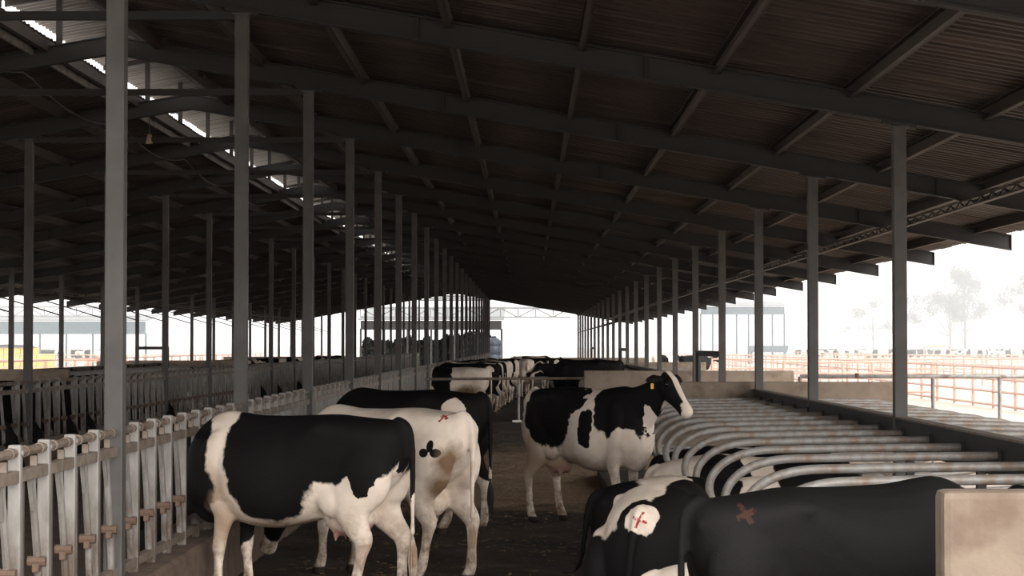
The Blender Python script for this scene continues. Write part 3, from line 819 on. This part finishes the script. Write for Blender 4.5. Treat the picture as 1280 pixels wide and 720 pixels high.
m5 = cow_mat('hide_pied_cow', 'w', [('t', (-.3, 0, .62), (.6, B, .12), .5), ('t', (-.7, -.2, .7), (.2, .2, .3), .7), ('b', (-.32, 0, 1.22), (.40, B, .43)), ('b', (.76, 0, 1.36), (.40, B, .47)), ('b', (.30, 0, 1.02), (.10, B, .20)), ('b', (.10, 0, 1.3), (.12, B, .12)), ('w', (.80, 0, .70), (.30, B, .32)),
    ('b', (-.80, -.2, 1.12), (.03, .2, .05)), ('b', (1.28, 0, 1.40), (.26, B, .30)), ('w', (1.02, 0, 1.12), (.07, B, .16)), ('w', (1.40, 0, 1.48), (.34, .045, .34), .1, 1), ('w', (1.56, 0, 1.18), (.08, B, .08)), ('p', (-.4, 0, .52), (.25, .15, .12), .2)], seed=5, dist=.075)
mA = cow_mat('hide_lying_cross', 'b', [('w', (-.45, .20, .88), (.52, .30, .34)), ('b', (-.28, -.24, .92), (.16, .14, .15)), ('w', (-.3, -.42, .75), (.16, .12, .08)), ('b', (-.86, -.02, .72), (.24, .17, .15)), ('w', (-.84, -.03, .72), (.16, .12, .11)), ('x', RED, -.02, .73, .05, .008, -1, 1), ('w', (1.3, 0, .9), (.3, .05, .3), .1, 1)], seed=6, dist=.04)
mD = cow_mat('hide_lying_white', 'w', [('b', (-.70, -.3, .35), (.09, .3, .10)), ('b', (.1, 0, .8), (.42, B, .5)), ('b', (1.1, 0, .8), (.3, B, .4))], seed=7)
mC = cow_mat('hide_lying_black_rump', 'w', [('b', (-.75, 0, .4), (.42, B, .55)), ('b', (.12, 0, .8), (.22, B, .3)), ('b', (1.1, 0, .8), (.4, B, .4))], seed=18)
mBk = cow_mat('hide_black_plain', 'b', [('w', (.8, 0, .1), (.3, B, .12))], seed=8)
mF = cow_mat('hide_black_marked', 'b', [('x', (.04, .017, .013), -.64, 1.33, .06, .016, -1), ('w', (-.65, 0, .15), (.3, B, .2))], seed=9)
mB = cow_mat('hide_lying_pied', 'w', [('b', (-.2, 0, .6), (.30, B, .33)), ('b', (.6, 0, .9), (.3, B, .4)), ('b', (-.8, 0, .3), (.2, B, .2))], seed=10)
mR = [cow_mat('hide_far_%d' % i, 'w', [('b', (rnd.uniform(-.5, 0), 0, rnd.uniform(1.0, 1.3)), (rnd.uniform(.3, .5), B, rnd.uniform(.35, .6))), ('b', (rnd.uniform(.6, .9), 0, 1.2), (rnd.uniform(.2, .4), B, .5))], seed=11 + i) for i in range(3)]

# near cows feeding through the headlocks and standing in the alley
cow('black and white cow with black saddle feeding at the near headlocks, nearest', 'feed', (-1.80, 16.25, 0), 157, m1, 1.04, sw='w')
cow('mostly white cow with small black three-lobed spot standing behind the black-saddled cow', 'feed', (-1.22, 18.0, 0), 140, m2, 1.04, sw='w')
cow('nearly all black cow with small white rump patch beyond the white cow', 'feed', (-1.29, 22.6, 0), 150, m3, 1.08, sw='b')
cow('black and white cow with yellow ear tag standing sideways beside the stall loops', 'up', (.66, 23.3, 0), -46, m5, (1.0, 1.0, 1.09), tags=(1,))
fg = cow('black cow with faded brown cross on its rump, standing in the bottom right stall', 'level', (1.60, 10.42, .10), 16, mF, (.875, .875, .86), sw='b')
fg.rotation_euler[1] = math.radians(-2.5)
# lying cows in the nearest stalls, heads to the right
cow('white-rumped cow lying in a stall just behind the black standing cow', 'lie', (1.55, 11.95, .10), 6, mD, (1.0, 1.0, .80), tags=(1,))
cow('lying cow with red cross on a white patch of its black rump', 'rest', (1.0, 14.75, .06), 73, mA, (1.0, 1.0, 1.10), tags=(0, 1))
cow('lying pied cow with all black rump at the alley edge', 'lie', (1.42, 17.3, .10), 12, mC, (1.0, 1.0, .93), tags=(0,))
cow('white and black cow lying in the stall behind the black-rumped lying cow', 'lie', (2.05, 19.85, .10), 0, mB, .98, tags=(1,))
cow('black cow lying deep in a stall right of the standing pied cow', 'lie', (2.2, 22.45, .10), 0, mBk, .92)

# cows beyond the alley gate
cow('white cow with black shoulders feeding just beyond the alley gate', 'feed', (-1.95, 57.2, 0), 170, m4, .99, 'cows beyond the alley gate')
spec = [(-1.75, 60.0, 168, 'feed', m3, 'black cow feeding behind the white cow beyond the alley gate'), (-1.7, 62.6, 160, 'feed', mR[0], 'pied cow feeding third beyond the alley gate'),
        (-1.65, 65.2, 165, 'feed', m3, 'black cow feeding fourth beyond the alley gate'), (-1.55, 67.7, 150, 'feed', mR[1], 'pied cow feeding fifth beyond the alley gate'),
        (-1.45, 70.4, 158, 'feed', m4, 'pale cow feeding sixth beyond the alley gate'), (-1.4, 73.2, 162, 'feed', m3, 'black cow feeding seventh beyond the alley gate'),
        (-1.2, 76.4, 150, 'feed', mR[2], 'pied cow feeding eighth beyond the alley gate'), (-.1, 78.5, 95, 'level', m4, 'brownish white cow standing with its rear to the camera far down the alley'),
        (.55, 86.0, 175, 'level', m3, 'black cow standing broadside at the far end of the alley'), (.1, 92.0, 20, 'level', mR[0], 'pied cow standing broadside behind the far black cow'),
        (.2, 99.0, 10, 'level', m3, 'distant black cow standing right of the far alley cows'), (-.9, 82.0, 165, 'feed', mR[1], 'pied cow feeding at the far headlocks end')]
for x, y, a, p, m, lab in spec:
    cow(lab, p, (x, y, 0), a, m, 1.05, 'cows beyond the alley gate', far=y > 70)
cow('black cow with white face standing behind the wall of the middle stalls', 'level', (1.75, 58.85, .10), 178, mR[0].copy() if False else cow_mat('hide_black_face', 'b', [('w', (1.45, 0, 1.2), (.3, .07, .3), .1, 1)], seed=21), 1.06, tags=())

# cows in the left pen with heads through the far headlocks
k = 0
for (y, fa), m, w in zip(FAR_FEED, (mBk, mBk, m3, mBk, mBk, m3, mBk, mBk, mR[2]), ('nearest', 'second nearest', 'third nearest', 'fourth nearest', 'fifth nearest', 'sixth nearest', 'seventh nearest', 'eighth nearest', 'ninth nearest')):
    cow('dark cow reaching its head through the far headlocks, %s of the left pen' % w, 'feed', (-9.0, y, 0), fa, m, .98, 'cows feeding at the far headlocks', far=y > 65)
for i, (x, y, a, m) in enumerate(((-10.4, 76, 80, mR[0]), (-10.2, 83, 10, mR[1]), (-9.9, 90, 170, mR[2]), (-9.7, 97, 10, m3), (-10, 104, 190, mR[0]))):
    cow('cow standing loose in the left pen, %s from the camera' % ORD[i], 'level', (x, y, 0), a, m, 1.05, 'loose cows in the left pen', far=True)

# ------------------------------------------------------------------ loose straw on the alley floor
mb = MB(); r3 = random.Random(5)
for i in range(5200):
    x = r3.uniform(-2.3, 1.0); y = 14 + 34 * r3.random() ** 1.2
    d = mnoise.noise(Vector((x * .6, y * .35, 9)))
    if d < r3.uniform(-.3, .35): continue
    a = r3.uniform(0, PI); L = r3.uniform(.012, .045); w = r3.uniform(.005, .012); z = zf(x, y) + .012
    c, s = math.cos(a), math.sin(a)
    mb.add([(x - c * L - s * w, y - s * L + c * w, z), (x + c * L - s * w, y + s * L + c * w, z + r3.uniform(0, .012)), (x + c * L + s * w, y + s * L - c * w, z + .003), (x - c * L + s * w, y - s * L - c * w, z + .003)], [(0, 1, 2, 3)])
o = obj('loose_straw', mb.mesh('loose_straw', M['straw'])); tag(o, 'loose straw and feed bits scattered over the cow alley floor', 'straw', kind='stuff')

# ------------------------------------------------------------------ outside: red pipe fences
def fence(p0, p1, step, rails, label, group='red pipe fences in the yard', r=.045, h=1.35, m='redpipe'):
    a = Vector(p0); d = Vector(p1) - a; L = d.length; d.normalize()
    t = thing('pipe_fence', label, 'fence', a, group)
    n = int(L / step)
    post = MB(); post.tube([(0, 0, 0), (0, 0, h + .04)], r * 1.3, 6); pm = post.mesh('post', M[m])
    for i in range(n + 1): obj('post', pm, t, d * (i * step))
    for z in rails:
        mb = MB(); mb.tube([(0, 0, z), tuple(d * L + Vector((0, 0, z)))], r, 6); obj('rail', mb.mesh('rail', M[m]), t)
fence((15, 42, 0), (15, 170, 0), 3.0, (.12, .55, .95, 1.33), 'red pipe fence running alongside the barn on the right')
fence((9.5, 76, 0), (15, 76, 0), 1.1, (.3, 1.0, 1.4), 'red pipe cross fence joining the fence beside the right-hand eave')
fence((9, 100, 0), (60, 100, 0), 2.2, (.4, .9, 1.35), 'red pipe cross fence in the middle of the right-hand yard')
fence((9, 140, 0), (90, 140, 0), 2.6, (.4, .9, 1.35), 'red pipe cross fence at the back of the right-hand yard')
fence((26, 80, 0), (26, 200, 0), 3.0, (.4, .9, 1.35), 'second red pipe fence parallel to the barn on the right')
fence((-60, 95, 0), (-20, 95, 0), 2.5, (.4, .9, 1.35), 'red pipe cross fence in the left-hand yard')
fence((-70, 140, 0), (-20, 140, 0), 2.5, (.5, .9, 1.35), 'red pipe cross fence at the back of the left-hand yard')
fence((-22, 60, 0), (-22, 170, 0), 3.0, (.4, .9, 1.35), 'red pipe fence running alongside the barn on the left')
t = thing('gate_arch', 'tall red pipe gate arch standing in the right-hand yard', 'gate', (28.6, 143, 0))
for x in (-.9, .9):
    mb = MB(); mb.tube([(x, 0, 0), (x, 0, 1.95)], .07, 6); obj('post', mb.mesh('post', M['redpipe']), t)
mb = MB(); mb.tube([(-.95, 0, 1.95), (.95, 0, 1.95)], .07, 6); obj('lintel', mb.mesh('lintel', M['redpipe']), t)

# far herd standing in the open lots
fm = [(mR[0], 'pied'), (mR[1], 'black-patched'), (m4, 'mostly white'), (m3, 'black'), (mR[2], 'black and white')]
for i in range(46):
    y = 215 + (i % 6) * 15 + rnd.uniform(-3, 3); x = (.135 + .126 * (i + rnd.uniform(-.2, .2)) / 45) * y
    hm_, hw = rnd.choice(fm)
    cow('tiny distant ' + hw + ' cow standing in the open right-hand lot', 'level', (x, y, 0), rnd.choice((0, 180, 20, 160, -30)), hm_, 1.05, 'far herd in the right-hand lot', far=True)
for i in range(12):
    y = 205 + (i % 3) * 10; x = -(.20 + .05 * i / 11) * y
    hm_, hw = rnd.choice(fm)
    cow('tiny distant ' + hw + ' cow standing in the open left-hand lot', 'level', (x, y, 0), rnd.choice((0, 180, 20, 160)), hm_, 1.05, 'far herd in the left-hand lot', far=True)
cow('distant black cow walking along the wall right of the barn columns', 'level', (9.6, 118, 0), 20, m3, 1.0, 'cows outside the right-hand eave', far=True)
cow('distant pied cow following the black cow beside the barn columns', 'level', (8.4, 124, 0), 15, mR[0], 1.0, 'cows outside the right-hand eave', far=True)

# ------------------------------------------------------------------ other farm buildings
def open_shed(name, label, x0, x1, y, depth, hf0, hf1, mfas, nposts, truss=None, hp=None, slats=3):
    t = thing(name, label, 'shed', (0, y, 0))
    for i in range(slats):
        a = hf0 + (hf1 - hf0) * i / slats; b = hf0 + (hf1 - hf0) * (i + 1) / slats - .04
        mb = MB(); mb.box(x0, x1, -.06, .06, a, b); mb.box(x0, x1, -.03, .03, b, b + .04); obj('fascia_board', mb.mesh('fascia_board', M[mfas]), t)
    for i in range(nposts):
        x = x0 + (x1 - x0) * i / (nposts - 1)
        mb = MB(); mb.box(x - .09, x + .09, .1, .28, 0, hf0 + .1); obj('post', mb.mesh('post', M[mfas]), t)
    mb = MB(); mb.add([(x0 - .2, -.2, hf1 + .05), (x1 + .2, -.2, hf1 + .05), (x1 + .2, depth, hf1 + depth * .1), (x0 - .2, depth, hf1 + depth * .1), (x0 - .2, -.2, hf1 + .15), (x1 + .2, -.2, hf1 + .15), (x1 + .2, depth, hf1 + .1 + depth * .1), (x0 - .2, depth, hf1 + .1 + depth * .1)],
                      [(0, 1, 2, 3), (4, 7, 6, 5), (0, 4, 5, 1), (1, 5, 6, 2), (2, 6, 7, 3), (3, 7, 4, 0)]); obj('roof_panel', mb.mesh('roof_panel', M['truss']), t)
    if truss:
        tx0, tx1, z0, z1 = truss
        for z in (z0, z1):
            mb = MB(); mb.box(tx0, tx1, -.2, -.08, z - .07, z + .07); obj('chord', mb.mesh('chord', M['truss']), t)
        n = max(2, int((tx1 - tx0) / 1.5)); st = (tx1 - tx0) / n
        for i in range(n):
            mb = MB(); xa = tx0 + i * st
            mb.tube([(xa, -.14, z0 if i % 2 else z1), (xa + st, -.14, z1 if i % 2 else z0)], .05, 4); mb.tube([(xa, -.14, z0), (xa, -.14, z1)], .05, 4)
            obj('truss_web', mb.mesh('truss_web', M['truss']), t)
    return t
open_shed('open_shed', 'open cattle shed with blue-grey boarded fascia at the far left', -56, -36, 192, 6, 3.05, 4.25, 'slate', 9, (-56, -36.5, 4.7, 5.6), slats=4)
open_shed('open_shed', 'dark open shed with slatted fascia behind the barn end', -14.6, -2.3, 178, 14, 3.35, 4.15, 'slate2', 7, (-14.6, 3.7, 4.45, 5.25), slats=4)
open_shed('open_shed', 'small blue-grey roofed shelter in the yard behind the right-hand columns', 18.6, 27.6, 220, 6, 5.3, 6.15, 'slate', 8)
t = thing('feed_bunk', 'low blue-grey feed bunk under the small yard shelter', 'trough', (25.7, 219, 0))
mb = MB(); mb.prism([(-2.0, 1.25), (2.0, 1.25), (2.15, 1.95), (-2.15, 1.95)], 'y', -.5, .5); obj('trough', mb.mesh('trough', M['slate']), t)
for x in (-1.8, 1.8):
    mb = MB(); mb.box(x - .1, x + .1, -.4, .4, 0, 1.26); obj('leg', mb.mesh('leg', M['slate']), t)
t = thing('water_tank', 'dark blue ribbed plastic tank beyond the barn end', 'tank', (-2.75, 165, 0))
mb = MB(); mb.lathe([(.55, 0), (.62, .1), (.62, .5), (.58, .55), (.62, .6), (.62, 1.2), (.58, 1.25), (.62, 1.3), (.62, 1.9), (.58, 1.95), (.62, 2.0), (.6, 2.35), (.3, 2.6), (.15, 2.65)], seg=20); obj('tank_body', mb.mesh('tank_body', M['blue'], True), t)
mb = MB(); mb.lathe([(.2, 2.64), (.2, 2.74), (.1, 2.76)]); obj('lid', mb.mesh('lid', M['blue'], True), t)

# yellow straw stack
mb = MB(); mb.bbox(-.6, .6, -.45, .45, 0, .45, .04); bale_me = mb.mesh('straw_bale', M['bale'])
for r_ in range(4):
    for c_ in range(4 if r_ < 3 else 3):
        o = obj('straw_bale', bale_me, None, (-39.6 + c_ * 1.23, 152 + .1 * (r_ % 2), r_ * .46))
        tag(o, 'yellow straw bale in row %s from the ground, bale %s from the left' % (ORD[r_], ORD[c_]), 'straw bale', 'yellow straw stack in the left-hand yard')
mb = MB(); pts = smooth_path([(-40.4, 1.86), (-39, 2.08), (-37.6, 2.02), (-36.6, 1.88)], 5)
mb.prism([(p.x, p.y) for p in [Vector((q[0], q[1])) for q in pts]] + [(-36.6, 1.84), (-40.4, 1.84)], 'y', 151.5, 152.6)
tag(obj('tarpaulin', mb.mesh('tarpaulin', M['tarp'])), 'dark tarpaulin draped over the yellow straw stack', 'tarpaulin')

# ------------------------------------------------------------------ vegetation
def leafy(mb, c, r, n, size, rr):
    for i in range(n):
        v = Vector((rr.gauss(0, 1), rr.gauss(0, 1), rr.gauss(0, 1))).normalized() * (rr.random() ** .45)
        p = Vector(c) + Vector((v.x * r[0], v.y * r[1], v.z * r[2]))
        a = Vector((rr.gauss(0, 1), rr.gauss(0, 1), rr.gauss(0, 1))).normalized(); b = a.orthogonal().normalized()
        s = size * rr.uniform(.6, 1.3)
        mb.add([p - a * s, p + b * s * .6, p + a * s, p - b * s * .6], [(0, 1, 2, 3)])

def tree(label, x, y, h, crowns, seed):
    rr = random.Random(seed)
    t = thing('tree', label, 'tree', (x, y, 0), 'hazy trees beyond the right-hand yard')
    mb = MB(); mb.tube([(0, 0, 0), (.1, 0, h * .25), (-.1, 0, h * .5), (.15, 0, h * .85)], [h * .02, h * .015, h * .011, h * .004], 8)
    obj('trunk', mb.mesh('trunk', M['bark'], True), t)
    fol = MB()
    for (cx, cz, rx, rz, n) in crowns:
        b = MB(); b.tube([(0, 0, h * .22), (cx * .5 * h, 0, (cz * .75) * h), (cx * h, 0, cz * h)], [h * .009, h * .006, h * .002], 6)
        obj('branch', b.mesh('branch', M['bark']), t)
        for q in range(5):
            leafy(fol, (cx * h + rr.uniform(-.7, .7) * rx * h, rr.uniform(-.5, .5) * rx * h, cz * h + rr.uniform(-.7, .7) * rz * h), (rx * h * .62, rx * h * .62, rz * h * .62), n // 2, h * .013, rr)
    o = obj('foliage', fol.mesh('foliage', M['leaf']), t); o['kind'] = 'stuff'
tree('pale hazy tree with broad low crown right of the nearest right-hand column', 82.5, 400, 16.5, [(-.35, .62, .2, .13, 420), (-.1, .75, .2, .15, 500), (.12, .9, .16, .16, 500), (.16, .62, .18, .14, 420), (-.45, .42, .12, .08, 200), (0, .5, .2, .1, 260)], 1)
tree('pale hazy tall tree with open crown in the middle of the hazy trees', 90.5, 424, 19, [(-.04, .9, .12, .1, 340), (.08, .72, .16, .14, 420), (.2, .5, .14, .11, 320), (-.12, .55, .14, .1, 320), (.02, .42, .2, .08, 260)], 2)
tree('pale hazy slim tree at the right edge of the view', 99.5, 404, 17, [(0, .88, .18, .12, 400), (-.22, .7, .2, .12, 420), (.12, .6, .2, .14, 400), (-.1, .5, .16, .1, 260)], 3)
tree('pale hazy low tree left of the nearest right-hand column', 72.5, 430, 13, [(-.15, .7, .26, .18, 420), (.15, .5, .28, .16, 420), (.05, .85, .2, .14, 320), (-.3, .4, .2, .12, 260)], 4)

def hedge(label, x, y, w, h, seed):
    rr = random.Random(seed)
    t = thing('bush', label, 'bush', (x, y, 0), 'dark bushes standing in for shade behind the barn end')
    mb = MB()
    for i in range(7):
        leafy(mb, ((i / 6 - .5) * w * .8, rr.uniform(-.3, .3), h * rr.uniform(.35, .55)), (w * .18, .8, h * .5), 700, .19, rr)
    o = obj('foliage', mb.mesh('foliage', M['hedge']), t); o['kind'] = 'stuff'
    mb = MB(); mb.tube([(0, 0, 0), (.05, 0, h * .6)], [.12, .05], 8); obj('stem', mb.mesh('stem', M['bark']), t)
for i, (x, w, h, lab) in enumerate(((-12.8, 3.4, 2.7, 'dark rounded bush at the left standing in for shade under the slatted shed'), (-9.9, 3.2, 2.85, 'dark rounded bush second from the left standing in for shade under the slatted shed'), (-7.1, 2.6, 3.0, 'dark rounded bush third from the left standing in for shade under the slatted shed'), (-4.7, 2.6, 3.3, 'dark tall bush standing in for shade nearest the blue tank'))):
    hedge(lab, x, 181 + 2.4 * i, w, h, 40 + i)  # bushes stand in for the dark shade beneath the shed roof

# ------------------------------------------------------------------ morning haze over the yards (outside the barn only)
hm = bpy.data.materials.new('morning_haze'); hm.use_nodes = True
nt = hm.node_tree; nt.nodes.remove(nt.nodes['Principled BSDF'])
vs = N(nt, 'ShaderNodeVolumeScatter'); vs.inputs['Color'].default_value = (1, 1, 1, 1); vs.inputs['Density'].default_value = .0025
nt.links.new(vs.outputs[0], nt.nodes['Material Output'].inputs['Volume'])
mb = MB(); mb.prism([(-450, 40), (-21, 40), (-21, 196), (9.6, 196), (9.6, 30), (450, 30), (450, 800), (-450, 800)], 'z', -.02, 70)
hz = obj('morning_haze', mb.mesh('morning_haze', hm)); tag(hz, 'white morning haze hanging over the yards', 'haze', kind='stuff')
